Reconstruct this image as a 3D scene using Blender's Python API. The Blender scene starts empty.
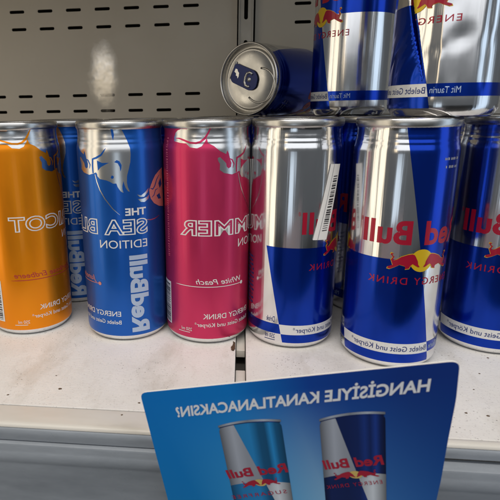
import bpy, bmesh, math, random
from mathutils import Matrix, Vector
random.seed(7)
PI = math.pi; R = math.radians; MM = 0.001
SC = bpy.context.scene; COL = SC.collection

# ------------------------------------------------------------ camera
CAM_H = 0.14063; PITCH, ROLL, YAW = R(15.57), R(0.903), R(6.72); FPX = 504.13; PPX = 183.2
cd = bpy.data.cameras.new('camera'); cam = bpy.data.objects.new('camera', cd); COL.objects.link(cam)
F = Vector((0, math.cos(PITCH), -math.sin(PITCH))); H = Vector((1, 0, 0)); U = Vector((0, math.sin(PITCH), math.cos(PITCH)))
rz = Matrix.Rotation(YAW, 3, 'Z'); F, H, U = rz @ F, rz @ H, rz @ U
cr = math.cos(ROLL) * H - math.sin(ROLL) * U; cu = math.cos(ROLL) * U + math.sin(ROLL) * H
M = Matrix((cr, cu, -F)).transposed().to_4x4(); M.translation = (0, 0, CAM_H)
cam.matrix_world = M
cd.sensor_width = 36; cd.lens = FPX / 500 * 36; cd.shift_x = (250 - PPX) / 500
cd.clip_start = 0.01; cd.clip_end = 20
cd.dof.use_dof = True; cd.dof.focus_distance = 0.315; cd.dof.aperture_fstop = 36
SC.camera = cam

# ------------------------------------------------------------ world and lamps
w = bpy.data.worlds.new('World'); SC.world = w; w.use_nodes = True
bg = w.node_tree.nodes['Background']; bg.inputs[0].default_value = (0.88, 0.94, 1.0, 1); bg.inputs[1].default_value = 0.10

def lamp(name, loc, target, sx, sy, power, color):
    l = bpy.data.lights.new(name, 'AREA'); l.shape = 'RECTANGLE'; l.size = sx; l.size_y = sy
    l.energy = power; l.color = color
    o = bpy.data.objects.new(name, l); COL.objects.link(o); o.location = loc
    o.rotation_euler = (Vector(target) - Vector(loc)).to_track_quat('-Z', 'Y').to_euler()
    return o
lamp('ceiling_lamp', (0.0, -0.12, 0.82), (0.0, 0.22, 0), 0.9, 0.22, 6.6, (1.0, 0.94, 0.86))
lamp('front_fill', (0.15, -1.0, 0.75), (0.0, 0.25, 0.02), 2.4, 0.9, 7.6, (0.95, 0.97, 1.0))  # soft front fill, added to brighten the rail and card
lamp('warm_window', (-0.70, -0.13, 0.12), (0, 0.28, 0.08), 0.19, 1.1, 1.05, (1.0, 0.86, 0.64))
lamp('warm_window', (-0.70, 0.12, 0.12), (0, 0.30, 0.08), 0.14, 1.1, 0.75, (1.0, 0.88, 0.68))
lamp('wall_glare_lamp', (-0.358, -0.30, 0.229), (-0.139, 0.52, 0.175), 0.045, 0.16, 0.06, (1.0, 0.80, 0.52))
lamp('phone_screen', (-0.055, -0.03, 0.035), (0.0, 0.31, 0.06), 0.075, 0.13, 0.030, (0.74, 0.87, 1.0))
lamp('side_window', (0.75, 0.05, 0.12), (0.05, 0.32, 0.08), 0.30, 1.1, 1.2, (0.66, 0.82, 1.0))
vs = SC.view_settings; vs.view_transform = 'Standard'; vs.look = 'None'; vs.exposure = 0; vs.gamma = 1
SC.cycles.max_bounces = 10; SC.cycles.glossy_bounces = 8
SC.cycles.sample_clamp_indirect = 4

# ------------------------------------------------------------ materials
def mat(name, color, rough=0.4, metal=0.0, coat=0.0, coat_rough=0.05, spec=0.5):
    m = bpy.data.materials.new(name); m.use_nodes = True
    b = m.node_tree.nodes['Principled BSDF']
    b.inputs['Base Color'].default_value = (*color, 1); b.inputs['Roughness'].default_value = rough
    b.inputs['Metallic'].default_value = metal; b.inputs['Coat Weight'].default_value = coat
    b.inputs['Coat Roughness'].default_value = coat_rough; b.inputs['Specular IOR Level'].default_value = spec
    return m
def N(m, t, **kw):
    n = m.node_tree.nodes.new(t)
    for k, v in kw.items():
        if k in n.inputs: n.inputs[k].default_value = v
        else: setattr(n, k, v)
    return n
def L(m, a, b): m.node_tree.links.new(a, b)
def bsdf(m): return m.node_tree.nodes['Principled BSDF']
def noise(m, scale, detail=4, rough=0.55, coord='Object', stretch=None):
    tc = N(m, 'ShaderNodeTexCoord'); n = N(m, 'ShaderNodeTexNoise'); n.inputs['Scale'].default_value = scale
    n.inputs['Detail'].default_value = detail; n.inputs['Roughness'].default_value = rough
    if stretch:
        mp = N(m, 'ShaderNodeMapping'); mp.inputs['Scale'].default_value = stretch
        L(m, tc.outputs[coord], mp.inputs['Vector']); L(m, mp.outputs[0], n.inputs['Vector'])
    else: L(m, tc.outputs[coord], n.inputs['Vector'])
    return n
def ramp(m, src, stops):
    r = N(m, 'ShaderNodeValToRGB'); e = r.color_ramp.elements
    while len(e) < len(stops): e.new(0.5)
    for i, (p, c) in enumerate(stops):
        e[i].position = p; e[i].color = (*c, 1) if len(c) == 3 else c
    L(m, src, r.inputs[0]); return r
def bump(m, src, strength, dist):
    b = N(m, 'ShaderNodeBump'); b.inputs['Strength'].default_value = strength; b.inputs['Distance'].default_value = dist
    L(m, src, b.inputs['Height']); L(m, b.outputs[0], bsdf(m).inputs['Normal']); return b
def vary_rough(m, scale, lo, hi, stretch=None):
    n = noise(m, scale, 5, 0.6, stretch=stretch)
    mr = N(m, 'ShaderNodeMapRange'); mr.inputs[1].default_value = 0.3; mr.inputs[2].default_value = 0.7
    mr.inputs[3].default_value = lo; mr.inputs[4].default_value = hi
    L(m, n.outputs[0], mr.inputs[0]); L(m, mr.outputs[0], bsdf(m).inputs['Roughness'])

ALU = mat('can_aluminium', (0.80, 0.80, 0.81), 0.15, 1.0); vary_rough(ALU, 60, 0.11, 0.21, (1, 1, 0.25))
def streaks(m, s1, s2):
    a = noise(m, 150, 3, 0.6, stretch=(1, 1, 0.02)); b = noise(m, 30, 3, 0.55, stretch=(1, 1, 0.22))
    q = N(m, 'ShaderNodeMath', operation='MULTIPLY_ADD'); L(m, a.outputs[0], q.inputs[0]); q.inputs[1].default_value = s1; L(m, b.outputs[0], q.inputs[2])
    bump(m, q.outputs[0], s2, 0.001)
streaks(ALU, 0.5, 0.42)
LID = mat('lid_aluminium', (0.58, 0.57, 0.55), 0.28, 1.0); vary_rough(LID, 90, 0.22, 0.38)
def ink(name, c, rough=0.24, metal=0.9, st=0.25):
    m = mat(name, c, rough, metal, 0.15, 0.10); vary_rough(m, 70, rough - 0.04, rough + 0.07, (1, 1, 0.3)); streaks(m, 0.35, st); return m
DEEP = ink('deep_blue_ink', (0.003, 0.040, 0.42), 0.2)
SEA = ink('sea_blue_ink', (0.012, 0.115, 0.50), 0.33, 0.74)
RASP = ink('raspberry_ink', (0.62, 0.035, 0.125), 0.34, 0.72)
APRI = ink('orange_ink', (0.90, 0.285, 0.004), 0.35, 0.78)
SILV = mat('silver_print', (0.74, 0.74, 0.74), 0.25, 1.0)
REDM = mat('red_print', (0.36, 0.004, 0.026), 0.35, 0.3, 0.3)
GOLD = mat('yellow_print', (0.70, 0.46, 0.012), 0.35, 0.35, 0.3)
WHITE = mat('white_print', (0.66, 0.66, 0.65), 0.4, 0.1, 0.3)
PALE = mat('pale_blue_print', (0.42, 0.52, 0.68), 0.4, 0.35)
PINK = mat('pink_print', (0.52, 0.19, 0.17), 0.4, 0.2, 0.2)
DREDM = mat('dark_red_print', (0.38, 0.03, 0.03), 0.4, 0.1)
TINT = mat('tonal_pink_print', (0.75, 0.16, 0.24), 0.4, 0.3)
GREYT = mat('grey_print', (0.32, 0.32, 0.34), 0.5)
NAVY = mat('navy_print', (0.012, 0.03, 0.16), 0.45)
BLACK = mat('black_print', (0.02, 0.02, 0.025), 0.5)
PAPER = mat('white_sticker_paper', (0.74, 0.73, 0.71), 0.55)

WALL = mat('grey_beige_wall_paint', (0.33, 0.305, 0.262), 0.45, spec=0.4)
nz = noise(WALL, 9, 5, 0.6); rp = ramp(WALL, nz.outputs[0], [(0.25, (0.43, 0.39, 0.325)), (0.75, (0.48, 0.44, 0.37))]); L(WALL, rp.outputs[0], bsdf(WALL).inputs['Base Color'])
bump(WALL, noise(WALL, 260, 3, 0.6).outputs[0], 0.15, 0.0006); vary_rough(WALL, 30, 0.34, 0.5)
DARK = mat('dark_cavity', (0.06, 0.055, 0.05), 0.8)
POST = mat('post_metal', (0.34, 0.315, 0.27), 0.4, 0.3); vary_rough(POST, 60, 0.3, 0.5)

def shelf_material():
    m = mat('white_powder_coat', (0.7, 0.66, 0.6), 0.42, spec=0.5)
    base = noise(m, 14, 6, 0.62); r1 = ramp(m, base.outputs[0], [(0.28, (0.50, 0.475, 0.44)), (0.45, (0.65, 0.63, 0.60)), (0.75, (0.73, 0.715, 0.69))])
    sp = noise(m, 900, 2, 0.5); r2 = ramp(m, sp.outputs[0], [(0.30, (0.35, 0.33, 0.31)), (0.39, (1, 1, 1))])
    mx = N(m, 'ShaderNodeMix', data_type='RGBA', blend_type='MULTIPLY'); mx.inputs[0].default_value = 0.3
    L(m, r1.outputs[0], mx.inputs[6]); L(m, r2.outputs[0], mx.inputs[7])
    # grime freckles: small dark spots that gather in patches
    tc = N(m, 'ShaderNodeTexCoord'); vo = N(m, 'ShaderNodeTexVoronoi'); vo.inputs['Scale'].default_value = 520; L(m, tc.outputs['Object'], vo.inputs['Vector'])
    r3 = ramp(m, vo.outputs['Distance'], [(0.12, (1, 1, 1)), (0.24, (0, 0, 0))])
    pt = noise(m, 22, 3, 0.6); r4 = ramp(m, pt.outputs[0], [(0.47, (0, 0, 0)), (0.64, (0.9, 0.9, 0.9))])
    r5 = ramp(m, vo.outputs['Color'], [(0.45, (0, 0, 0)), (0.55, (1, 1, 1))])
    a = N(m, 'ShaderNodeMath', operation='MULTIPLY'); L(m, r3.outputs[0], a.inputs[0]); L(m, r4.outputs[0], a.inputs[1])
    a2 = N(m, 'ShaderNodeMath', operation='MULTIPLY'); L(m, a.outputs[0], a2.inputs[0]); L(m, r5.outputs[0], a2.inputs[1])
    mx2 = N(m, 'ShaderNodeMix', data_type='RGBA'); L(m, a2.outputs[0], mx2.inputs[0]); L(m, mx.outputs[2], mx2.inputs[6]); mx2.inputs[7].default_value = (0.13, 0.11, 0.09, 1)
    sm = noise(m, 38, 5, 0.65, stretch=(1, .35, 1)); r6 = ramp(m, sm.outputs[0], [(0.52, (1, 1, 1)), (0.72, (.74, .71, .66))])
    mx3 = N(m, 'ShaderNodeMix', data_type='RGBA', blend_type='MULTIPLY'); mx3.inputs[0].default_value = 0.8; L(m, mx2.outputs[2], mx3.inputs[6]); L(m, r6.outputs[0], mx3.inputs[7])
    L(m, mx3.outputs[2], bsdf(m).inputs['Base Color'])
    bump(m, noise(m, 420, 3, 0.55).outputs[0], 0.35, 0.0006); vary_rough(m, 40, 0.33, 0.55)
    return m
SHELF = shelf_material()
LIPM = mat('white_lip_enamel', (0.70, 0.675, 0.63), 0.35)
nz = noise(LIPM, 30, 5, 0.6, stretch=(0.3, 1, 1)); rp = ramp(LIPM, nz.outputs[0], [(0.25, (0.36, 0.33, 0.28)), (0.45, (0.55, 0.52, 0.47)), (0.7, (0.63, 0.61, 0.57))]); L(LIPM, rp.outputs[0], bsdf(LIPM).inputs['Base Color']); vary_rough(LIPM, 60, 0.28, 0.5)
RAIL = mat('grey_rail_plastic', (0.34, 0.37, 0.42), 0.3, spec=0.6)
nz = noise(RAIL, 45, 7, 0.7, stretch=(0.22, 1, 1)); rp = ramp(RAIL, nz.outputs[0], [(0.3, (0.18, 0.20, 0.225)), (0.7, (0.29, 0.315, 0.35))]); L(RAIL, rp.outputs[0], bsdf(RAIL).inputs['Base Color']); vary_rough(RAIL, 80, 0.22, 0.42)
bump(RAIL, noise(RAIL, 60, 4, 0.6).outputs[0], 0.12, 0.001)
CRUMB = mat('brown_crumb', (0.09, 0.05, 0.025), 0.7)
GLUE = mat('dried_glue', (0.09, 0.055, 0.03), 0.5)

# ------------------------------------------------------------ helpers
def add(name, mesh, m=None, parent=None, loc=None):
    o = bpy.data.objects.new(name, mesh); COL.objects.link(o)
    if m is not None and not mesh.materials: mesh.materials.append(m)
    if parent is not None: o.parent = parent
    if loc is not None: o.location = loc
    return o
def tag(o, label, cat, group=None, kind=None):
    o['label'] = label; o['category'] = cat
    if group: o['group'] = group
    if kind: o['kind'] = kind
    return o
def empty(name, loc, az=0):
    o = bpy.data.objects.new(name, None); COL.objects.link(o); o.location = [c * MM for c in loc]; o.rotation_euler = (0, 0, R(az))
    o.empty_display_size = 0.02; return o
def to_mesh(name, bm, smooth=True):
    me = bpy.data.meshes.new(name); bm.to_mesh(me); bm.free()
    for p in me.polygons: p.use_smooth = smooth
    return me
def lathe(name, prof, seg=96, breaks=None, deform=None):
    bm = bmesh.new(); rows = []
    for r, z in prof:
        if r < 1e-6: rows.append([bm.verts.new((0, 0, z * MM))])
        else: rows.append([bm.verts.new((r * math.sin(2 * PI * i / seg) * MM, -r * math.cos(2 * PI * i / seg) * MM, z * MM)) for i in range(seg)])
    for k in range(len(rows) - 1):
        a, b = rows[k], rows[k + 1]
        zmid = (prof[k][1] + prof[k + 1][1]) / 2
        for i in range(seg):
            j = (i + 1) % seg
            vs_ = [a[i], a[j], b[j], b[i]] if len(a) > 1 and len(b) > 1 else ([a[0], b[j], b[i]] if len(a) == 1 else [a[i], a[j], b[0]])
            f = bm.faces.new(vs_)
            if breaks and breaks[0] < zmid < breaks[1] and prof[k][0] > 24: f.material_index = 1
    if deform:
        for v in bm.verts:
            v.co = Vector(deform(*(c / MM for c in v.co))) * MM
    bmesh.ops.recalc_face_normals(bm, faces=bm.faces)
    return to_mesh(name, bm)
def prism(name, prof, x0, x1, m=None, parent=None):       # closed (Y,Z) profile run along X, in mm
    bm = bmesh.new()
    n = max(1, int((x1 - x0) / 60)); rings = []
    for k in range(n + 1):
        x = x0 + (x1 - x0) * k / n
        rings.append([bm.verts.new((x * MM, y * MM, z * MM)) for y, z in prof])
    c = len(prof)
    for k in range(n):
        for i in range(c):
            j = (i + 1) % c; bm.faces.new([rings[k][i], rings[k][j], rings[k + 1][j], rings[k + 1][i]])
    bm.faces.new(rings[0]); bm.faces.new(rings[-1][::-1])
    bmesh.ops.recalc_face_normals(bm, faces=bm.faces)
    me = to_mesh(name, bm); me.set_sharp_from_angle(angle=R(40))
    return add(name, me, m, parent)
def tube(name, pts, r, seg=8, closed=False):
    bm = bmesh.new(); rings = []
    P = [Vector(p) for p in pts]; n = len(P)
    for i, p in enumerate(P):
        t = (P[(i + 1) % n] - P[i - 1]) if closed or 0 < i < n - 1 else (P[1] - P[0] if i == 0 else P[-1] - P[-2])
        t.normalize(); a = t.cross(Vector((0, 0, 1))); a = a.normalized() if a.length > 1e-4 else Vector((1, 0, 0)); b = t.cross(a)
        rings.append([bm.verts.new((p + r * (math.cos(2 * PI * k / seg) * a + math.sin(2 * PI * k / seg) * b)) * MM) for k in range(seg)])
    for i in range(n if closed else n - 1):
        for k in range(seg):
            l = (k + 1) % seg; q = rings[(i + 1) % n]; bm.faces.new([rings[i][k], rings[i][l], q[l], q[k]])
    if not closed: bm.faces.new(rings[0][::-1]); bm.faces.new(rings[-1])
    bmesh.ops.recalc_face_normals(bm, faces=bm.faces)
    return to_mesh(name, bm)
def curve_bm(c):
    o = bpy.data.objects.new('tmp', c); COL.objects.link(o)
    dg = bpy.context.evaluated_depsgraph_get(); dg.update()
    me = bpy.data.meshes.new_from_object(o.evaluated_get(dg))
    bm = bmesh.new(); bm.from_mesh(me)
    bpy.data.objects.remove(o); bpy.data.curves.remove(c); bpy.data.meshes.remove(me)
    return bm
def shape(loops, offset=0.0, extrude=0.0, bevel=0.0):     # filled 2-D outline, holes by even-odd, in mm
    c = bpy.data.curves.new('s', 'CURVE'); c.dimensions = '2D'; c.fill_mode = 'BOTH'; c.offset = offset; c.extrude = extrude; c.bevel_depth = bevel
    for lp in loops:
        s = c.splines.new('POLY'); s.points.add(len(lp) - 1); s.use_cyclic_u = True
        for p, (x, y) in zip(s.points, lp): p.co = (x, y, 0, 1)
    return curve_bm(c)
def text(body, bold=0.0, spacing=1.0, shear=0.0):
    c = bpy.data.curves.new('t', 'FONT'); c.body = body; c.size = 1.0; c.offset = bold; c.space_character = spacing; c.shear = shear; c.resolution_u = 4
    bm = curve_bm(c)
    return bm
def bounds(bm):
    xs = [v.co.x for v in bm.verts]; ys = [v.co.y for v in bm.verts]; return min(xs), max(xs), min(ys), max(ys)
def fit_text(body, x0, x1, y0, y1, mirror=True, bold=0.0, spacing=1.0, shear=0.0, vertical=False, cap=None, grow=0.0):
    """text stretched to a box; cap = a word whose box sets the height (so g or y may hang below); mirror swaps left and right"""
    ref = text(cap or body, bold, spacing, shear); rx = bounds(ref); ref.free()
    bm = text(body, bold + grow, spacing, shear)
    fx = text(body, bold, spacing, shear); b = bounds(fx); fx.free()
    for v in bm.verts:
        s = (v.co.x - b[0]) / (b[1] - b[0]); t = (v.co.y - rx[2]) / (rx[3] - rx[2])
        if vertical:   # reads upward; with the mirror the tops of the letters point right
            v.co = (x0 + t * (x1 - x0), y0 + s * (y1 - y0), 0)
        elif mirror: v.co = (x1 - s * (x1 - x0), y0 + t * (y1 - y0), 0)
        else: v.co = (x0 + s * (x1 - x0), y0 + t * (y1 - y0), 0)
    return bm
def smooth(e0, e1, x):
    t = min(1, max(0, (x - e0) / (e1 - e0))); return t * t * (3 - 2 * t)

# ------------------------------------------------------------ can shell
SLOPE = 0.44      # degrees the colour border turns per mm of height
RB = 26.5; DEG = RB * PI / 180
SIDE = [(22.6, 0.9), (23.2, 0.2), (24.0, 0.9), (25.4, 2.6), (26.2, 4.2), (26.5, 6.2)]
SHOULDER = [(26.5, 117.5), (26.45, 119.2), (26.25, 120.6), (25.92, 121.7), (25.82, 122.3), (25.86, 123.0), (25.72, 123.7), (25.5, 124.4), (25.46, 125.0), (25.5, 125.7), (25.36, 126.6), (25.32, 128.4), (25.45, 129.8), (25.7, 130.6)]
BASE = [(0, 11.5), (10, 10.3), (17, 7.2), (20.6, 3.6), (22.0, 1.4)]
def prof_r(z):
    P = SIDE + SHOULDER
    if z <= P[0][1]: return P[0][0]
    for (r0, z0), (r1, z1) in zip(P[1:], P[2:]):
        if z <= z1: return r0 + (r1 - r0) * max(0, (z - z0) / (z1 - z0))
    return P[-1][0]
def prof_n(z):
    d = (prof_r(z + .4) - prof_r(z - .4)) / .8 if z > 5 else (prof_r(z + .2) - prof_r(max(.3, z - .2))) / .4
    return d
def crush(x, y, z):            # the crumpled can: a shortened wall with sharp creases and shallow flutes
    a = math.atan2(x, -y); r = math.hypot(x, y)
    s = min(1, max(0, (z - 16) / 47)); z2 = z - 10.5 * s + 1.0 * math.sin(a + 0.5) * s
    if r > 5:
        d = 0.0
        for a0, zc, wa, wz, dep in ((-.55, 40, .30, 5, -1.2), (.05, 47, .22, 7, -1.0), (.42, 34, .26, 4.5, -1.5), (.85, 41, .30, 9, -1.6), (.62, 58, .2, 10, -.7), (-1.0, 50, .3, 9, -.9), (1.5, 40, .4, 8, -1.5), (2.6, 44, .5, 9, -1.4), (-2.2, 38, .5, 8, -1.4)):
            da = (a - a0 + PI) % (2 * PI) - PI
            d += dep * max(0, 1 - math.hypot(da / wa, (z - zc - 8 * da) / wz)) ** 1.2
        d = d * .28 + (.10 * math.sin(13 * a + z * .03) + .07 * math.sin(22 * a + 1.3) + .035 * math.sin(37 * a)) * smooth(8, 20, z) * (1 - smooth(85, 112, z))
        w_ = smooth(15, 56, z) * (1 - smooth(96, 120, z))
        left = (SLOPE * (63.5 - z) - 2 - math.degrees(a)) % 360      # degrees to the left of the colour border
        if left < 170 and w_ > 0:
            fw = 44 * w_
            if left < fw: q = left / fw; new = q * 5 * w_; d -= 6.5 * w_ * (1 - abs(2 * q - 1))
            else: new = 5 * w_ + (left - fw) * (170 - 5 * w_) / (170 - fw)
            a2 = a + R(left - new); x, y = r * math.sin(a2), -r * math.cos(a2)
        k = (r + d) / r; x, y = x * k, y * k
    return x, y, z2
WALLZ = [6.2 + (117.5 - 6.2) * i / 40 for i in range(41)]
def body_mesh(m_main, deform=None):
    mid = [(26.5, z) for z in (WALLZ[1:-1] if deform else [40, 80])]
    me = lathe('can_body', BASE + SIDE + mid + SHOULDER, 288 if deform else 120, (4.3, 130.3), deform)
    me.materials.append(ALU); me.materials.append(m_main); return me
def wrap(bm, layer, deg=True, deform=None, name='print'):
    """lay a flat print (x in degrees or mm of arc, y = height in mm) onto the can wall"""
    if deg:
        for v in bm.verts: v.co.x *= DEG
    x0, x1, y0, y1 = bounds(bm)
    step = (1.25 if deform else 5) * DEG
    k = math.floor(x0 / step) + 1
    while k * step < x1 - 1e-4:
        bmesh.ops.bisect_plane(bm, geom=bm.verts[:] + bm.edges[:] + bm.faces[:], plane_co=(k * step, 0, 0), plane_no=(1, 0, 0), dist=1e-5); k += 1
    cuts = [z for _, z in SIDE + SHOULDER] + (WALLZ if deform else [])
    for z in cuts:
        if y0 + 1e-3 < z < y1 - 1e-3:
            bmesh.ops.bisect_plane(bm, geom=bm.verts[:] + bm.edges[:] + bm.faces[:], plane_co=(0, z, 0), plane_no=(0, 1, 0), dist=1e-5)
    bmesh.ops.triangulate(bm, faces=bm.faces[:])
    for f in bm.faces:
        f.normal_update()
        if f.normal.z < 0: f.normal_flip()
    nrm = []
    for v in bm.verts:
        u, z = v.co.x, v.co.y; a = u / RB; r = prof_r(z) + 0.05 * layer + (0.14 if deform else 0.02)
        p = (r * math.sin(a), -r * math.cos(a), z)
        n = Vector((math.sin(a), -math.cos(a), -prof_n(z))).normalized(); nrm.append(n)
        if deform: p = deform(*p)
        v.co = Vector(p) * MM
    me = to_mesh(name, bm)
    if not deform: me.normals_split_custom_set_from_vertices(nrm)
    return me
def rim_and_lid():
    rim = lathe('lid', [(25.6, 130.3), (26.1, 131.0), (26.32, 131.8), (26.35, 133.6), (26.1, 134.5), (25.6, 134.95), (25.0, 134.8), (24.7, 134.0), (24.3, 131.0), (23.6, 129.0), (23.0, 128.5), (22.4, 129.0), (22.0, 130.7), (21.4, 131.2), (20.6, 131.25), (19.9, 130.8), (12, 130.8), (0, 130.8)], 96)
    rim.materials.append(LID); return rim
def rounded(pts, r, n=5):
    out = []; c = len(pts)
    for i in range(c):
        p0, p1, p2 = (Vector(pts[i - 1]), Vector(pts[i]), Vector(pts[(i + 1) % c]))
        rr = min(r, (p0 - p1).length * .48, (p2 - p1).length * .48)
        a = p1 + (p0 - p1).normalized() * rr; b = p1 + (p2 - p1).normalized() * rr
        for k in range(n + 1):
            t = k / n; out.append(tuple(a.lerp(p1, t).lerp(p1.lerp(b, t), t)))
    return out
LID_ME = rim_and_lid()
tb = shape([rounded([(-17.5, 1.5), (-12.6, 12.4), (5.0, 5.6), (7.6, 0.6), (6.0, -6.2), (1.0, -8.2), (-15.8, -1.2)], 2.4)], extrude=0.12, bevel=0.18)
for v in tb.verts: v.co = (v.co.x * MM, v.co.y * MM, (v.co.z + 132.15) * MM)
TAB_ME = to_mesh('pull_tab', tb, True); TAB_ME.set_sharp_from_angle(angle=R(50)); TAB_ME.materials.append(mat('navy_tab_enamel', (0.008, 0.022, 0.14), 0.35, 0.2))
RIMT_ME = tube('tab_edge', [(x, y, 131.7) for x, y in rounded([(-18.3, 1.7), (-13.2, 13.2), (-12.2, 12.9), (-17.0, 2.0)], .3, 2)], 0.45, 6, True); RIMT_ME.materials.append(LID)
def cring(cx, cy, rr, a0, a1): return [(cx + rr * math.cos(R(a0 + (a1 - a0) * i / 14)), cy + rr * math.sin(R(a0 + (a1 - a0) * i / 14)), 132.65) for i in range(15)]
SLOT_ME = tube('tab_slot', [(x, y, 132.55) for x, y in [(3.2, 3.4), (1.2, 5.0), (-1.6, 4.6), (-3.2, 2.0), (-3.9, -1.6), (-3.0, -4.0), (-0.6, -5.2), (0.6, -4.8)]], 1.05, 8); SLOT_ME.materials.append(LID)
RIV_ME = lathe('rivet', [(0, 133.3), (1.2, 133.2), (1.9, 132.6), (2.0, 131.0)], 20); RIV_ME.materials.append(LID)
BEAD_ME = tube('opening_bead', [(8.8 + 13 * math.cos(R(a)), -4.6 + 12.2 * math.sin(R(a)), 130.9) for a in range(-138, 96, 9)], 0.75, 8); BEAD_ME.materials.append(LID)
em = shape([[(-13.6, 6.4), (-12.4, 8.4), (-10.8, 8.0), (-10.2, 6.2), (-9.2, 5.2), (-9.6, 2.6), (-10.6, 1.2), (-11.0, 3.0), (-12.2, 3.4), (-12.0, 5.0)]])
for v in em.verts: v.co = (v.co.x * MM, v.co.y * MM, 132.6 * MM)
for f in em.faces:
    f.normal_update()
    if f.normal.z < 0: f.normal_flip()
EMB_ME = to_mesh('tab_emblem', em); EMB_ME.materials.append(SILV)
def add_lid(can, mesh=None):
    l = add('lid', mesh or LID_ME, None, can)
    add('pull_tab', TAB_ME, None, l); add('rivet', RIV_ME, None, l); add('opening_bead', BEAD_ME, None, l)
    add('tab_slot', SLOT_ME, None, l); add('tab_emblem', EMB_ME, None, l); add('tab_edge', RIMT_ME, None, l)
    return l

# ------------------------------------------------------------ prints of the blue and silver can
def bnd(z): return SLOPE * (63.5 - z)
def panel(a0, a1, z0, z1, slant0=True, slant1=True):
    s0 = (lambda z: bnd(z)) if slant0 else (lambda z: 0); s1 = (lambda z: bnd(z)) if slant1 else (lambda z: 0)
    return [(a0 + s0(z0), z0), (a1 + s1(z0), z0), (a1 + s1(z1), z1), (a0 + s0(z1), z1)]
BULL = [(-35.9, 58.6), (-35.3, 59.6), (-30.4, 60.6), (-31.2, 61.6), (-32.8, 63.4), (-30.8, 64.8), (-33.6, 66.2), (-32.6, 67.0), (-30.2, 66.6), (-31.8, 66.0), (-29.3, 65.0), (-30.6, 63.6), (-29.6, 63.1),
        (-26.5, 63.6), (-22.1, 65.2), (-15.5, 66.4), (-10.8, 66.8), (-8.4, 66.4), (-6.9, 65.4), (-4.1, 62.9), (-3.4, 61.2), (-1.4, 59.9), (-3.0, 59.7), (-5.7, 60.4), (-9.6, 61.5), (-11.9, 60.4), (-13.2, 59.0), (-17.4, 58.6), (-17.0, 59.6), (-18.1, 60.3), (-23.3, 60.9), (-28.2, 59.5), (-33.0, 58.4)]
def arc_pts(cx, cz, r, n=40): return [(cx + r / DEG * math.cos(2 * PI * i / n), cz + r * math.sin(2 * PI * i / n)) for i in range(n)]
def deg_text(body, a0, a1, z0, z1, **k):
    return fit_text(body, a0, a1, z0, z1, **k)
def scribble(a0, a1, z0, z1, rows, rnd, hk=.55, vertical=False):
    """unreadable small print: rows of short strokes"""
    loops = []
    if vertical:
        z = z0
        while z < z1:
            h = rnd.uniform(.5, 1.1); loops.append([(a0 + rnd.uniform(0, .5), z), (a1 - rnd.uniform(0, .8), z), (a1 - rnd.uniform(0, .8), z + h * .6), (a0, z + h * .6)]); z += h * 1.7
    else:
        for r in range(rows):
            zz = z1 - (r + 1) * (z1 - z0) / rows; h = (z1 - z0) / rows * hk; a = a0
            while a < a1 - 1:
                wdt = rnd.uniform(.6, 1.6)
                if rnd.random() < .85: loops.append([(a, zz), (a + wdt, zz), (a + wdt, zz + h * rnd.uniform(.7, 1)), (a, zz + h)])
                a += wdt + rnd.uniform(.5, 1.0)
    return shape(loops)
def classic_prints(deform=None):
    rnd = random.Random(3); out = []
    def P(name, bm, m, layer=1): 
        me = wrap(bm, layer, True, deform, name); me.materials.append(m); out.append((name, me))
    P('blue_panel', shape([panel(0, 150, 63.5, 130.6)]), DEEP)
    P('blue_panel', shape([panel(-112, 0, 15.9, 63.5)]), DEEP)
    P('blue_panel', shape([panel(-112, 0, 4.4, 9.8)]), DEEP)
    P('white_band', shape([panel(-112, 0, 9.8, 15.9)]), WHITE)
    P('blue_band', shape([panel(0, 248, 9.8, 15.9)]), DEEP)
    P('lettering', deg_text('Red Bull', -67.5, 58, 71.4, 84.2, bold=0.03, cap='Bull', spacing=1.04), REDM, 2)
    P('lettering', deg_text('ENERGY', -3.5, 47, 50.0, 53.9, spacing=1.25, bold=0.004) if deform else deg_text('ENERGY DRINK', -56.5, 47, 50.0, 53.9, spacing=1.25, bold=0.004), REDM, 2)
    P('lettering', deg_text('Belebt Geist und Körper', -69.5, 20.6, 11.3, 14.4, cap='Belebt', bold=0.006), NAVY, 2); P('lettering', deg_text('®', -73, -70.3, 13.0, 14.5), NAVY, 2)
    P('lettering', deg_text('Mit Taurin', 25, 54, 11.4, 14.4, cap='Mit'), PALE, 2)
    P('lettering', deg_text('®', -72.6, -69.6, 82.2, 84.6), REDM, 2)
    P('sun_emblem', shape([arc_pts(0.6, 63.2, 6.1)]), GOLD, 2)
    mir = [(1.2 - a, z) for a, z in BULL]
    P('bull_outline', shape([[(a * DEG, z) for a, z in BULL]], offset=0.22) , GOLD, 3) if False else None
    for b in (BULL, mir):
        cx = sum(a for a, z in b) / len(b); cz = sum(z for a, z in b) / len(b)
        P('bull_edge', shape([[(cx + (a - cx) * 1.05, cz + (z - cz) * 1.08) for a, z in b]]), GOLD, 3)
        P('bull_emblem', shape([b]), REDM, 4)
    P('small_print', scribble(15, 40, 110.5, 118.5, 2, rnd, hk=.32), GREYT, 2)
    P('lettering', deg_text('250 ml', -110, -96, 6.4, 9.2), NAVY, 2)
    P('lettering', deg_text('Drink', -109, -97, 17, 20.4), NAVY, 2)
    P('small_print', scribble(150, 225, 24, 56, 12, rnd), NAVY, 2)
    P('small_print', shape([[(-111, 5.0), (-96, 5.0), (-96, 5.4), (-111, 5.4)]]), NAVY, 2)
    return out
CLASSIC = classic_prints(); CLASSIC_BODY = body_mesh(ALU)
def classic_can(x, y, z, az, label, group, prints=CLASSIC, body=CLASSIC_BODY, lid=True):
    c = empty('energy_drink_can', (x, y, z), az); tag(c, label, 'drink can', group)
    b = add('can_body', body, None, c)
    for n, me in prints: add(n, me, None, b)
    if lid: add_lid(c)
    return c

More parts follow.
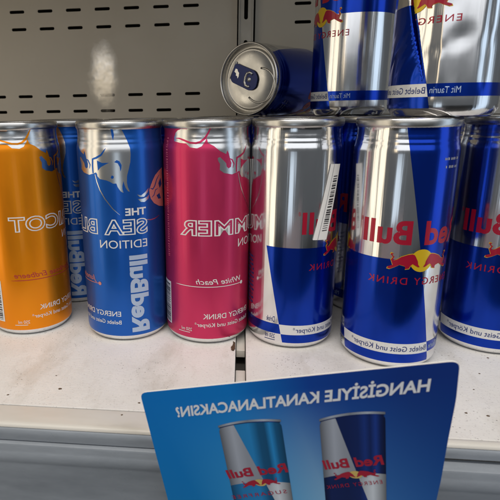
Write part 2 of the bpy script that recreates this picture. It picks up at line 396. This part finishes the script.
# ------------------------------------------------------------ prints of the coloured edition cans (x = degrees from the beard line)
LIMB = [(-65.3, 130.7), (-68.1, 130.0), (-76.6, 130.2), (-83, 129.2), (-86.7, 127.9), (-88.8, 125.5), (-88.5, 123.4), (-77.0, 122.5), (-68.9, 122.3), (-63.1, 120.2), (-54.2, 119.7), (-48.6, 120.8), (-44.5, 123.4), (-42.2, 125.4), (-38.2, 130.7)]
BULLBODY = [(-38.2, 130.8), (-42.3, 125.3), (-40.9, 122.6), (-33.7, 120.9), (-26.3, 118.1), (-18.5, 116.3), (-16.6, 118.4), (-14.8, 116.6), (-12.9, 113.6), (-10.8, 111.2), (-11.6, 109.0), (-14.8, 108.2), (-17.4, 109.2), (-18.4, 111.3), (-21.1, 112.5), (-26.3, 114.8), (-29.2, 114.2), (-28.4, 112.6), (-26.2, 110.9), (-26.6, 107.6), (-21.0, 105.8), (-9.8, 104.7), (-2, 105.7),
            (1.8, 106.4), (3.4, 105.6), (3.8, 104.2), (7.1, 102.6), (15.3, 102.0), (20, 101.2), (24.0, 100.1), (28.3, 100.1), (29.6, 98.2), (31.2, 96.9), (33.4, 95.4), (36.7, 94.6), (35.6, 96.6), (35.5, 98.6), (37.3, 101.5), (38.0, 99.6), (39.4, 97.6), (42.3, 95.4), (44.6, 95.2), (42.3, 97.8), (41.4, 100.5), (41.9, 104.3), (44.8, 108.8), (46.8, 112.2), (47.6, 116.5), (47.2, 120.0), (43.9, 124.5), (39.4, 129.0), (37.3, 130.8)]
def ribbon(pts, widths):
    l, r = [], []
    for i, (a, z) in enumerate(pts):
        p, q = pts[max(0, i - 1)], pts[min(len(pts) - 1, i + 1)]
        dx, dz = (q[0] - p[0]) * DEG, q[1] - p[1]; n = math.hypot(dx, dz) or 1; w_ = widths[i] / 2
        l.append((a - dz / n * w_ / DEG, z + dx / n * w_)); r.append((a + dz / n * w_ / DEG, z - dx / n * w_))
    return l + r[::-1]
STROKES = [ribbon([(-86.0, 125.0), (-80, 125.0), (-72, 124.0), (-63.0, 122.7), (-56, 122.5), (-50.5, 123.1), (-44.5, 125.2), (-40.5, 128), (-37.8, 130.4)], [.3, .8, 1.0, 1.1, 1.1, 1.2, 1.3, 1.0, .6]),
           ribbon([(-2.8, 105.8), (-3.0, 110), (-2.2, 113.9), (3.5, 114.7), (10.5, 116.4), (14.0, 118.4), (17, 120.2)], [.9, 1.0, 1.2, 1.2, 1.1, .8, .2]),
           [(4.3, 113.2), (11.1, 111.9), (20.4, 112.0), (14.0, 110.6), (9, 109.4), (4.9, 107.4)],
           [(26.8, 112.3), (30, 113.5), (33.4, 112.8), (35.8, 110.6), (35.2, 108.4), (34.0, 107.0), (33.4, 109.5), (31.2, 111.6)],
           [(21.4, 103.6), (23, 104.8), (25.4, 104.4), (25.2, 103.2), (23, 102.8)],
           [(24.0, 130.6), (26.9, 130.6), (28.0, 127.4), (26.6, 124.4), (24.9, 127)],
           ribbon([(-14.0, 113.8), (-10, 113.0), (-7.0, 110.6), (-8.4, 108.4)], [.3, .9, .8, .3])]
def barcode(a0, a1, z0, z1, rnd, layer, P):
    P('barcode_field', shape([[(a0, z0), (a1, z0), (a1, z1), (a0, z1)]]), WHITE, layer)
    loops = []; z = z0 + 1
    while z < z1 - 1.2:
        h = rnd.choice((.3, .3, .6, .9)); loops.append([(a0 + 2, z), (a1 - 2.5, z), (a1 - 2.5, z + h), (a0 + 2, z + h)]); z += h + rnd.choice((.35, .35, .7))
    P('barcode', shape(loops), BLACK, layer + 1)
def edition_can(x, y, az, base, title, fruit, fruit_box, fruit_mat, label, group, sticker=False, redbull=PALE, a_fruit_line=(-88, 9)):
    rnd = random.Random(len(title) + int(az + 400)); c = empty('energy_drink_can', (x, y, 0), az); tag(c, label, 'drink can', group)
    b = add('can_body', body_mesh(base), None, c); add_lid(c)
    def P(name, bm, m, layer=1):
        me = wrap(bm, layer, True, None, name); me.materials.append(m); return add(name, me, None, b)
    P('bull_emblem', shape([LIMB]), SILV); P('bull_emblem', shape([BULLBODY]), SILV)
    for s in STROKES: P('bull_line', shape([s]), base, 2)
    P('beard_line', shape([ribbon([(0.1, 105.2), (2.4, 100.8), (6.1, 96.2), (12.5, 91.1), (22.3, 85.2), (30.8, 81.6)], [.3, .55, .6, .6, .5, .15])]), SILV, 2)
    P('lettering', deg_text('THE', 37.5, 65.5, 81.0, 85.4, bold=0.03), WHITE, 2)
    P('lettering', deg_text(title, -77, 66, 69.6, 78.6, bold=0.02, spacing=1.06, grow=0.030), WHITE, 2)
    P('letter_filling', deg_text(title, -77, 66, 69.6, 78.6, bold=0.02, spacing=1.06, grow=-0.024), base, 3)
    P('lettering', deg_text('EDITION', 1.5, 65.5, 61.2, 66.2), WHITE, 2)
    P('lettering', deg_text('RedBull', 40.0, 65, 6.6, 56.5, bold=0.04, cap='Bdl', vertical=True), redbull, 2)
    P('lettering', deg_text(fruit, *fruit_box, 39.7, 43.0, shear=0.28, cap='F', bold=0.004), fruit_mat, 2)
    la, lb = a_fruit_line
    P('fruit_line', shape([ribbon([(la + (lb - la) * i / 12, 38.1) for i in range(13)], [.1] + [.42] * 12)]), fruit_mat, 2)
    P('fruit_line_dot', shape([arc_pts(lb, 38.2, 1.15, 20)]), fruit_mat, 3)
    P('lettering', deg_text('ENERGY DRINK', -48, 25.7, 17.4, 20.8, bold=0.006), WHITE, 2)
    P('lettering', deg_text('Belebt Geist und Körper', -56.2, 25.8, 12.2, 14.8, cap='Belebt', bold=0.006), WHITE, 2); P('lettering', deg_text('®', -59.2, -56.8, 13.5, 14.9), WHITE, 2)
    P('lettering', deg_text('250 ml', -79, -63, 8.8, 11.0), WHITE, 2)
    P('small_print', shape([[(-84, 7.6), (-66, 7.6), (-66, 8.0), (-84, 8.0)]]), WHITE, 2)
    barcode(-124, -100, 9.5, 37.5, rnd, 2, P)
    P('small_print', scribble(-106, -101, 54, 126, 1, rnd, vertical=True), TINT if base is RASP else fruit_mat, 2)
    if base is SEA:
        P('fruit_bull', shape([[(102, 107), (92, 105.5), (83.4, 103.3), (78.6, 100.6), (75.3, 98.2), (71.6, 95.0), (72.2, 92.2), (73.8, 89.8), (79.6, 86.6), (90, 84.2), (104, 83)]]), PINK, 2)
        P('fruit_bull_mark', shape([[(90, 98), (96, 101), (99, 97), (93, 95)]]), base, 3); P('fruit_bull_mark', shape([[(85, 91), (92, 92), (96, 88.5), (89, 88.6)]]), base, 3)
        P('fruit_bull_mark', shape([ribbon([(73.5, 96), (78, 95.2), (82, 97), (86, 100.5), (92, 103)], [.3, .7, .8, .7, .3])]), base, 3); P('fruit_bull_mark', shape([ribbon([(76, 90.4), (80, 91.6), (83, 94.4), (88, 95)], [.3, .6, .6, .2])]), base, 3)
        P('silver_horn', shape([[(53.8, 93.2), (59.2, 92.4), (65.2, 94.1), (71.0, 96.4), (69.4, 94.0), (63.5, 91.4), (57.0, 91.6)]]), SILV, 2)
        P('silver_horn', shape([[(54.6, 90.4), (61.7, 90.4), (67.9, 91.2), (71.3, 92.4), (70, 90.0), (64.0, 88.3), (58.6, 88.6)]]), SILV, 2)
        P('beard_line', shape([ribbon([(66, 77.6), (72, 77.0), (80, 77.2), (90, 78.4)], [.2, .6, .6, .5])]), SILV, 2)
    if sticker: add_sticker(b, (29, 112.0), (37, 60), 14, 46)
    return c
def add_sticker(body, top, bottom, wdt, lift=0, deform=None):
    """price tag strip stuck aslant on the can wall, standing a little proud of it"""
    (a0, z0), (a1, z1) = top, bottom; rnd = random.Random(11)
    d = [(a0, z0), (a0 + wdt, z0 - .6), (a1 + wdt, z1 - .6), (a1, z1)]
    bm = shape([d])
    me = wrap(bm, 9, True, None, 'barcode_sticker'); me.materials.append(PAPER); s = add('barcode_sticker', me, None, body)
    loops = []; t = .16
    while t < .88:
        h = rnd.choice((.008, .012, .02)); q = lambda t, f: (a0 + (a1 - a0) * t + wdt * f, z0 + (z1 - z0) * t)
        loops.append([q(t, .48), q(t, .86), q(t + h, .86), q(t + h, .48)]); t += h + rnd.choice((.01, .014, .022))
    me = wrap(shape(loops), 11, True, None, 'barcode'); me.materials.append(BLACK); add('barcode', me, None, body)
    f = shape([[(a0 + wdt * .30, z0 - .3), (a0 + wdt * .34, z0 - .3), (a1 + wdt * .34, z1 - .3), (a1 + wdt * .30, z1 - .3)]])
    me = wrap(f, 11, True, None, 'sticker_fold'); me.materials.append(GREYT); add('sticker_fold', me, None, body)

# ------------------------------------------------------------ display unit
def slotted_panel(name, x0, x1, z0, z1, slots, y, thick, m):
    loops = [[(x0, z0), (x1, z0), (x1, z1), (x0, z1)]]
    for (cx, cz, sw, sh) in slots:
        r = min(sw, sh) / 2; lp = []
        for k in range(4):
            sx, sz = ((1, 1), (-1, 1), (-1, -1), (1, -1))[k]
            for j in range(4):
                a = PI / 2 * k + PI / 2 * j / 3; rr = r * .9
                lp.append((cx + sx * (sw / 2 - rr) + rr * math.cos(a), cz + sz * (sh / 2 - rr) + rr * math.sin(a)))
        loops.append(lp)
    bm = shape(loops, extrude=thick / 2)
    for v in bm.verts: v.co = Vector((v.co.x, y + v.co.z, v.co.y)) * MM
    bmesh.ops.recalc_face_normals(bm, faces=bm.faces)
    return to_mesh(name, bm, False)
def slot_rows(x0, n, dx, rows): return [(x0 + i * dx + ox, z, 15.2, 2.9) for z, ox in rows for i in range(n)]
ROWS = [(315.5, 0), (299, 0), (235.6, 0), (219.6, .6), (155.8, .8), (140.6, .4), (76, 0), (60, 0)]
up_s = empty('unseen_shade_shelf', (0, 0, 0)); up_s['kind'] = 'structure'  # unseen shelf, added to shade the upper cans and back wall
p = add('back_panel', slotted_panel('back_panel', -420, -6.5, -30, 345, slot_rows(-395.3, 13, 28.75, ROWS), 521, 1.4, WALL), WALL)
tag(p, 'grey beige slotted metal back wall behind the coloured cans, bright lamp glare on it', 'back panel')
p = add('back_panel', slotted_panel('back_panel', 10.5, 430, -30, 345, slot_rows(54, 13, 28.75, [(z - 1.8 if z > 200 else z, o) for z, o in ROWS]), 521, 1.4, WALL), WALL)
tag(p, 'grey beige slotted metal back wall behind the lying can and upper cans', 'back panel')
bm = bmesh.new(); bmesh.ops.create_cube(bm, size=1)
for v in bm.verts: v.co = Vector((v.co.x * 1000, 545 + v.co.y * 4, 150 + v.co.z * 420)) * MM
cav = add('wall', to_mesh('wall', bm, False), DARK); cav['kind'] = 'structure'
up = empty('upright_post', (1.8, 517, -30)); tag(up, 'narrow slotted metal upright between the two back wall panels', 'shelf post')
me = slotted_panel('post_face', -5.6, 5.6, 0, 380, [(0, 30 + 40 * k - 8, 3.6, 22) for k in range(1, 9)], 0, 1.2, POST); add('post_face', me, POST, up)
for s in (-1, 1):
    bm = bmesh.new(); bmesh.ops.create_cube(bm, size=1)
    for v in bm.verts: v.co = Vector((s * 6.3 + v.co.x * 1.2, 2.5 + v.co.y * 8, 190 + v.co.z * 380)) * MM
    add('post_side', to_mesh('post_side', bm, False), POST, up)

fl_bm = bmesh.new(); bmesh.ops.create_grid(fl_bm, x_segments=1, y_segments=1, size=2.5)
fl = add('floor', to_mesh('floor', fl_bm, False), mat('dark_floor', (0.05, 0.048, 0.045), 0.5), None, (0, 0, -0.75)); fl['kind'] = 'structure'  # unseen floor, added so the cans reflect something dark below
def box_mesh(name, x0, x1, y0, y1, z0, z1, bev=0.0):
    bm = bmesh.new(); bmesh.ops.create_cube(bm, size=1)
    for v in bm.verts: v.co = Vector(((x0 + x1) / 2 + v.co.x * (x1 - x0), (y0 + y1) / 2 + v.co.y * (y1 - y0), (z0 + z1) / 2 + v.co.z * (z1 - z0))) * MM
    if bev: bmesh.ops.bevel(bm, geom=bm.edges[:], offset=bev * MM, segments=3, affect='EDGES', profile=0.6)
    me = to_mesh(name, bm, True); me.set_sharp_from_angle(angle=R(45)); return me
sl = empty('shelf', (0, 0, 0)); tag(sl, 'speckled white metal shelf plate under the coloured cans, with seamed front lip', 'shelf')
add('deck', box_mesh('deck', -430, -2.0, 210.8, 519, -24, 0, 0.35), SHELF, sl)
prism('front_lip', [(209.9, -0.9), (209.7, -0.05), (203, 0.12), (197.6, 0.05), (196.0, -0.3), (195.3, -1.1), (195.2, -1.9), (209.9, -1.9)], -430, -2.2, LIPM, sl)
sr = empty('shelf', (0, 0, 0)); tag(sr, 'speckled white metal shelf plate under the blue and silver cans', 'shelf')
add('deck', box_mesh('deck', 4.2, 430, 202.6, 519, -24, 0, 0.4), SHELF, sr)
prism('front_lip', [(202.3, -0.2), (201.9, 0.05), (200.4, 0.0), (199.2, -0.5), (198.6, -1.2), (198.5, -1.9), (202.3, -1.9)], 4.4, 430, LIPM, sr)
add('deck', box_mesh('deck', -430, 430, 196, 519, 305, 329, 0.7), SHELF, up_s)
br = empty('shelf_bracket', (0, 0, 0)); tag(br, 'beige metal bracket seen in the gap between the shelf plates', 'bracket')
add('bracket_arm', box_mesh('bracket_arm', -1.6, 3.8, 287, 500, -9, -4, 0.5), LIPM, br); add('bracket_arm', box_mesh('bracket_arm', -1.6, 3.8, 215, 262, -9, -4, 0.5), LIPM, br)
add('bracket_rail', box_mesh('bracket_rail', -1.7, 3.9, 214, 500, -23.5, -15), DARK, br)
RP = [(200, -9.0), (193.6, -8.9), (192.9, -9.3), (192.6, -10.2), (192.6, -12.4), (192.3, -13.4), (192.0, -14.6), (191.9, -16.0), (192.0, -17.6), (192.3, -18.8), (192.6, -20), (192.5, -110), (200, -110)]
ra = empty('price_rail', (0, 0, 0)); tag(ra, 'grey plastic price rail along the front edge of both shelf plates', 'price rail')
prism('rail_body', RP, -430, 430, RAIL, ra)
prism('rail_flange', [(199, -2.1), (194.9, -2.1), (194.5, -2.6), (194.2, -5.0), (194.5, -8.2), (199, -8.2)], -430, -1.9, RAIL, ra)
prism('rail_flange', [(201, -2.1), (198.2, -2.1), (197.7, -2.8), (197.4, -4.4), (197.6, -6.6), (201, -6.6)], 4.1, 430, RAIL, ra)

# ------------------------------------------------------------ cans
G1, G2, G3 = 'cans in the front row', 'cans standing on top of the front cans', 'cans in the second row'
edition_can(-143, 313.5, 81.9, APRI, 'APRICOT', 'Aprikose Erdbeere', (-78, 16), DREDM, 'orange drink can with silver bull at the left end of the row', G1, a_fruit_line=(-83, 20))
edition_can(-74.6, 310.2, -21.8, SEA, 'SEA BLUE', 'Juneberry', (-64, -8.5), PINK, 'bright blue drink can with silver bull head, between orange and raspberry cans', G1, a_fruit_line=(-80, -2.8))
edition_can(-21.2, 310.3, 46.3, RASP, 'SUMMER', 'White Peach', (-57, 6.5), WHITE, 'raspberry pink drink can with silver bull and white lettering', G1, sticker=True)
edition_can(-128.5, 372, -34, SEA, 'SEA BLUE', 'Juneberry', (-64, -8.5), PINK, 'dark blue drink can in shade behind the orange can and the bright blue can', G3, a_fruit_line=(-80, -2.8))
s_can = classic_can(32.0, 308.3, 0, 72.5, 'silver and blue drink can with a white barcode sticker, beside the raspberry can', G1)
add_sticker(s_can.children[0], (38.5 - 72.5, 110.5), (18.6 - 72.5, 68.3), 20)
classic_can(87.6, 288.5, 0, 12.5, 'nearest silver and blue drink can, yellow sun and two red bulls facing front', G1)
classic_can(152.3, 309.9, 0, -1.0, 'silver and blue drink can cut by the right edge of the photo', G1)
classic_can(75, 385, 135, -64, 'smooth silver and blue can standing on top, beside the lying can', G2)
CR = classic_prints(crush); CRB = body_mesh(ALU, crush)
cc = classic_can(104, 290.5, 135, -57, 'crumpled silver and blue can standing on top of the nearest can', G2, CR, CRB, lid=False)
l = add_lid(cc); l.location = (0, 0, -10.5 * MM)
for X, az, lab in ((-72, -60, 'can behind the bright blue can, only its rim in view'), (-18, -60, 'can behind the raspberry can, only its rim in view'), (37, 200, 'can behind the stickered silver and blue can, only its rim in view'), (91, 60, 'dark blue drink can in shade between the stickered can and the nearest can'), (146, 30, 'can behind the can at the right photo edge, only its rim in view')):
    classic_can(X, 366, 0, -105 if X == 91 else az, lab if X == 91 else 'blue ' + lab, G3)
for X, lab in ((-10, 'left'), (44, 'middle'), (98, 'right')):
    classic_can(X, 421, 0, 20, 'shaded can under the lying can, ' + lab + ' of three in the third row', 'cans in the third row')
# the lying can: its lid looks out to the left front
ang = R(36); d = Vector((-math.sin(ang), -math.cos(ang), 0)); y_ = Vector((0, 0, 1)); x_ = y_.cross(d)
lc = classic_can(0, 0, 0, 0, 'blue drink can lying on its side on the can tops, blue pull tab facing out', 'cans lying on top')
lm = Matrix((x_, y_, d)).transposed().to_4x4(); lm.translation = (Vector((2.9, 400, 161.6)) - d * 135) * MM
lc.matrix_world = lm
for ch in lc.children:
    if ch.name.startswith('can_body'): ch.rotation_euler = (0, 0, R(15))

# ------------------------------------------------------------ printed card in the price rail
K = 200 / 190
O = (Vector((-35.23, 158.65, 42.2)) - Vector((0, 0, 140.63))) * K + Vector((0, 0, 140.63))
E1, E2, EN = Vector((.929, -.2323, .288)), Vector((.3328, .1844, -.9248)), Vector((-.1617, -.955, -.2486))
cm = Matrix((E1, -E2, E1.cross(-E2))).transposed().to_4x4(); cm.translation = O * MM
card = bpy.data.objects.new('advert_card', None); COL.objects.link(card); card.matrix_world = cm; card.empty_display_size = .02
tag(card, 'blue printed advert card with white lettering and two pictured cans, stuck in the price rail', 'advert card')
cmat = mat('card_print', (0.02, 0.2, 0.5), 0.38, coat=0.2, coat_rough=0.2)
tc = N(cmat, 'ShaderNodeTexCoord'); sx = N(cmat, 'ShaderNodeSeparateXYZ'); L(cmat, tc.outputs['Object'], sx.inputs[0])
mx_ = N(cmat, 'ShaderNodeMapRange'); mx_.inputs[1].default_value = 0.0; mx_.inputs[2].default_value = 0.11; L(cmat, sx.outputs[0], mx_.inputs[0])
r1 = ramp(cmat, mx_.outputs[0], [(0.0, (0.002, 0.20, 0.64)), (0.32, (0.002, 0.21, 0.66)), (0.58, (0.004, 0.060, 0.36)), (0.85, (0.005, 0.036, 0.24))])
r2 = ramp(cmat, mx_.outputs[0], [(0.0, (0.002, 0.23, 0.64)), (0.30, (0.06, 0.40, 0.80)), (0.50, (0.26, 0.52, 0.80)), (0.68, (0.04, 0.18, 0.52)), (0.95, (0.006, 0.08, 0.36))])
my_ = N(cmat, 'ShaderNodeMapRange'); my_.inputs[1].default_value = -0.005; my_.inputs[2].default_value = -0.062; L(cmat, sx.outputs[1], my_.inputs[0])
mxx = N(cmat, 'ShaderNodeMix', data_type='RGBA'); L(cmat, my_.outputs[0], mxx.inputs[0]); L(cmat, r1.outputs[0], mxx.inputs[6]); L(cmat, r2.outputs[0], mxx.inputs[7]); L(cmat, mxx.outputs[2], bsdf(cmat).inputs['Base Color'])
CS = lambda pts: [(a * K, -b * K) for a, b in pts]
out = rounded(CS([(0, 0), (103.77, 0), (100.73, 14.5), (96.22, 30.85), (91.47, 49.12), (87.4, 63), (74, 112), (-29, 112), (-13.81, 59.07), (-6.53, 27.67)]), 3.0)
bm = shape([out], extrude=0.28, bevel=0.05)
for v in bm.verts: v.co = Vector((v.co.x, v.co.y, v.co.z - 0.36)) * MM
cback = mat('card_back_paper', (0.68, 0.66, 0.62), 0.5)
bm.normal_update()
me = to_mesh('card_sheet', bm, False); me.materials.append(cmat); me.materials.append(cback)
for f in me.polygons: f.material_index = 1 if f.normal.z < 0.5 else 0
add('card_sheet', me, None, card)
def on_card(name, bm, m, layer):
    for f in bm.faces:
        f.normal_update()
        if f.normal.z < 0: f.normal_flip()
    for v in bm.verts: v.co = Vector((v.co.x, v.co.y, 0.03 * layer)) * MM
    me = to_mesh(name, bm, False); me.materials.append(m); return add(name, me, None, card)
def card_text(body, a0, a1, b_left, b_right, h, m, layer, bold=0.03, cap=None, spacing=1.0, lean=0.0):
    bm = fit_text(body, a0, a1, 0, 1, bold=bold, cap=cap, spacing=spacing)
    for v in bm.verts:
        s = (v.co.x - a0) / (a1 - a0); b = b_left + (b_right - b_left) * s - v.co.y * h
        v.co = ((v.co.x - lean * v.co.y) * K, -b * K, 0)
    return on_card('lettering', bm, m, layer)
CW = mat('card_white_ink', (0.86, 0.87, 0.90), 0.4); CG = mat('card_grey_ink', (0.30, 0.32, 0.40), 0.4); CLB = mat('card_light_blue_ink', (0.012, 0.20, 0.50), 0.35)
CDB = mat('card_dark_blue_ink', (0.006, 0.018, 0.11), 0.35); CRD = mat('card_red_ink', (0.42, 0.02, 0.05), 0.4); CYE = mat('card_yellow_ink', (0.72, 0.52, 0.16), 0.4); CSH = mat('card_pale_ink', (0.46, 0.52, 0.60), 0.4)
CDK = mat('card_shade_ink', (0.004, 0.07, 0.24), 0.35)
card_text('HANGİSİYLE KANATLANACAKSIN?', 9.5, 94.2, 13.2, 10.4, 5.0, CW, 1, bold=0.028, cap='HANG', lean=-1.4)
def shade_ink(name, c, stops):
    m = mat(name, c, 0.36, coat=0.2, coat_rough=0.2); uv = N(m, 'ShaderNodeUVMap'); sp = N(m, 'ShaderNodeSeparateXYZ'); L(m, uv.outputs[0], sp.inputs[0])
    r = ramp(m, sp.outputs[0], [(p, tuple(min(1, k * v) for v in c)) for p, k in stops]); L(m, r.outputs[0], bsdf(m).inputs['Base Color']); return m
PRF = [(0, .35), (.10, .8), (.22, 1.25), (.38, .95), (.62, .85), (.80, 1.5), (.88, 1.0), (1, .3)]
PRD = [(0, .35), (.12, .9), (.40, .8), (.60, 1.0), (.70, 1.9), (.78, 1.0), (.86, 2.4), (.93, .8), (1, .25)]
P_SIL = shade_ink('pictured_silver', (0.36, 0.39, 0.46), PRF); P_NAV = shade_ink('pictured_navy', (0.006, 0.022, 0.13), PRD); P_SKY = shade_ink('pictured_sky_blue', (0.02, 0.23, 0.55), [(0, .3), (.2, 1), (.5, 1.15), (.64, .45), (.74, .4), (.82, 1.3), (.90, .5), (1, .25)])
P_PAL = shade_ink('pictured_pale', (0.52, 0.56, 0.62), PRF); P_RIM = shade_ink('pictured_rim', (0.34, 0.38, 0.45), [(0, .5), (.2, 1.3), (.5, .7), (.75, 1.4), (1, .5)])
def pictured(Lf, Rf, tilt, bow, sky, txt, en, sun):
    def at(s, b): return ((Lf[0] + Lf[1] * (b - 19)) * (1 - s) + (Rf[0] + Rf[1] * (b - 19)) * s, b - tilt * s - bow * (1 - (2 * s - 1) ** 2) + bow * .5)
    def patch(name, edge0, edge1, b0, b1, m, layer, rows=8, cols=14):
        bm = bmesh.new(); uvl = bm.loops.layers.uv.new('UVMap'); g = []
        for i in range(rows + 1):
            b = b0 + (b1 - b0) * i / rows; s0, s1 = edge0(b), edge1(b); g.append([])
            for j in range(cols + 1):
                s = s0 + (s1 - s0) * j / cols; a, bb = at(s, b); g[-1].append((bm.verts.new((a * K, -bb * K, 0)), s))
        for i in range(rows):
            for j in range(cols):
                q = [g[i][j], g[i + 1][j], g[i + 1][j + 1], g[i][j + 1]]; f = bm.faces.new([v for v, _ in q])
                for lp_, (_, s) in zip(f.loops, q): lp_[uvl].uv = (min(.999, max(.001, s)), 0)
        bm.normal_update(); return on_card(name, bm, m, layer)
    mid = lambda b: .26 + .011 * (b - 19); z0 = lambda b: 0; z1 = lambda b: 1
    neck = lambda b: .03 * max(0, 1 - (b - 19.2) / 1.6); nr = lambda b: 1 - neck(b)
    split = sun[1] + .8
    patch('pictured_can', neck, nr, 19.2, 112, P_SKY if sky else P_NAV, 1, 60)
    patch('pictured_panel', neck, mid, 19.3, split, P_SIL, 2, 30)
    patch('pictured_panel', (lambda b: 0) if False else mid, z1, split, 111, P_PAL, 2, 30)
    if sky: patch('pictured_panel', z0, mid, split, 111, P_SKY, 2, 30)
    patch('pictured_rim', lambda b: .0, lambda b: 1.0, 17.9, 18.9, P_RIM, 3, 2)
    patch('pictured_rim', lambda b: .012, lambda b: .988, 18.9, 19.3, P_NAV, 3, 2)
    card_text('Red Bull', txt[0], txt[1], txt[2], txt[3], txt[4], CRD, 4, bold=0.03, cap='Bull')
    cx, cb = sun
    el = [(cx + 2.3 * math.cos(2 * PI * i / 20), cb + 1.9 * math.sin(2 * PI * i / 20)) for i in range(20)]
    on_card('pictured_sun', shape([CS(el)]), CYE, 5)
    sl_ = (txt[3] - txt[2]) / (txt[1] - txt[0])
    for s in (-1, 1):
        sc = 7.6 / 34.5; on_card('pictured_bull', shape([CS([(cx + (-s) * (a + 1.0) * sc, cb - (z - 62.6) * 0.42 + (-s) * (a + 1) * sc * sl_) for a, z in BULL])]), CRD, 6)
    card_text(en[0], *en[1:], CRD, 6, bold=0.0, spacing=1.3)
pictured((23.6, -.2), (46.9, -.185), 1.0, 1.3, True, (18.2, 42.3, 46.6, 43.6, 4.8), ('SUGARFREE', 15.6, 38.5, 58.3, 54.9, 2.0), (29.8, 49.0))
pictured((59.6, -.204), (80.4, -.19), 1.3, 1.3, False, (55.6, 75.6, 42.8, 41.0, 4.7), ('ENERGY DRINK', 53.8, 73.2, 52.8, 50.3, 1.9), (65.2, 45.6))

# ------------------------------------------------------------ glossy smear on the wall
FILM = bpy.data.materials.new('clear_film'); FILM.use_nodes = True
nt = FILM.node_tree; nt.nodes.remove(bsdf(FILM)); outn = nt.nodes['Material Output']
tr = N(FILM, 'ShaderNodeBsdfTransparent'); gl = N(FILM, 'ShaderNodeBsdfGlossy'); gl.inputs['Roughness'].default_value = 0.18
mxs = N(FILM, 'ShaderNodeMixShader'); L(FILM, tr.outputs[0], mxs.inputs[1]); L(FILM, gl.outputs[0], mxs.inputs[2]); L(FILM, mxs.outputs[0], outn.inputs[0])
nzf = noise(FILM, 75, 2, 0.5); bpn = N(FILM, 'ShaderNodeBump'); bpn.inputs['Strength'].default_value = 0.28; bpn.inputs['Distance'].default_value = 0.0009
L(FILM, nzf.outputs[0], bpn.inputs['Height']); L(FILM, bpn.outputs[0], gl.inputs['Normal'])
tcf = N(FILM, 'ShaderNodeTexCoord'); mpf = N(FILM, 'ShaderNodeMapping'); L(FILM, tcf.outputs['Object'], mpf.inputs['Vector'])
mpf.inputs['Location'].default_value = (0.1386 / 0.0165, 0, -0.173 / 0.037); mpf.inputs['Scale'].default_value = (1 / 0.0165, 0, 1 / 0.037)
ln = N(FILM, 'ShaderNodeVectorMath', operation='LENGTH'); L(FILM, mpf.outputs[0], ln.inputs[0])
nf2 = noise(FILM, 75, 4, 0.65); am = N(FILM, 'ShaderNodeMath', operation='MULTIPLY_ADD'); L(FILM, nf2.outputs[0], am.inputs[0]); am.inputs[1].default_value = -0.75; L(FILM, ln.outputs['Value'], am.inputs[2])
rf = ramp(FILM, am.outputs[0], [(0.0, (0.36, 0.36, 0.36)), (0.20, (0.20, 0.20, 0.20)), (0.42, (0.05, 0.05, 0.05)), (0.62, (0, 0, 0))]); L(FILM, rf.outputs[0], mxs.inputs[0])  # reflectivity fades from the middle, giving the lamp glare its soft shape
rnd = random.Random(9); lp = []
for i in range(44):
    a = 2 * PI * i / 44; q = (abs(math.cos(a)) ** 3.2 + abs(math.sin(a)) ** 3.2) ** (-1 / 3.2); k = q * (1 + rnd.uniform(-.10, .10))
    lp.append((-138.6 + 17.5 * k * math.cos(a) + 2.5 * math.sin(a) * -1, 173 + 38 * k * math.sin(a)))
bm = shape([lp], extrude=0.04)
for v in bm.verts: v.co = Vector((v.co.x, 520.15 + v.co.z, v.co.y)) * MM
bmesh.ops.recalc_face_normals(bm, faces=bm.faces)
o = add('clear_tape', to_mesh('clear_tape', bm, False), FILM); tag(o, 'crinkled strip of clear film stuck on the back wall, shining with lamp glare', 'clear tape')

# ------------------------------------------------------------ dirt on the shelf
bm = bmesh.new(); rnd = random.Random(5)
spots = [(-93.1, 226.8, 1.0), (-118.1, 218.8, .7), (-49, 217.5, .7), (116.6, 221.4, .8), (107.5, 223, .7), (142.7, 295.1 - 14, .7), (150, 270, .8), (-55.2, 206.7, .6), (130, 262, .6), (120, 245, .5), (-100, 240, .5), (-30, 255, .3)]
for x, y, s in spots:
    g = bmesh.ops.create_icosphere(bm, subdivisions=2, radius=s * .72 * MM)
    for v in g['verts']:
        k = 1 + rnd.uniform(-.25, .25); v.co = Vector((v.co.x * k * 1.3 + x * MM, v.co.y * k + y * MM, abs(v.co.z) * .45 * k + .00005))
o = add('crumbs', to_mesh('crumbs', bm), CRUMB); tag(o, 'tiny brown crumbs scattered on the white shelf', 'crumbs', kind='stuff')
bm = shape([rounded([(-4.2, 278.5), (-3.2, 277.5), (-2.5, 280), (-2.4, 289), (-3.6, 290.5), (-3.4, 286), (-4.6, 283)], .6)], extrude=0.1)
for v in bm.verts: v.co = Vector((v.co.x + rnd.uniform(-.4, .4), v.co.y + rnd.uniform(-.4, .4), v.co.z + .16)) * MM
o = add('glue_stain', to_mesh('glue_stain', bm, False), GLUE); tag(o, 'brown dried glue stain beside the raspberry can at the shelf gap', 'stain')
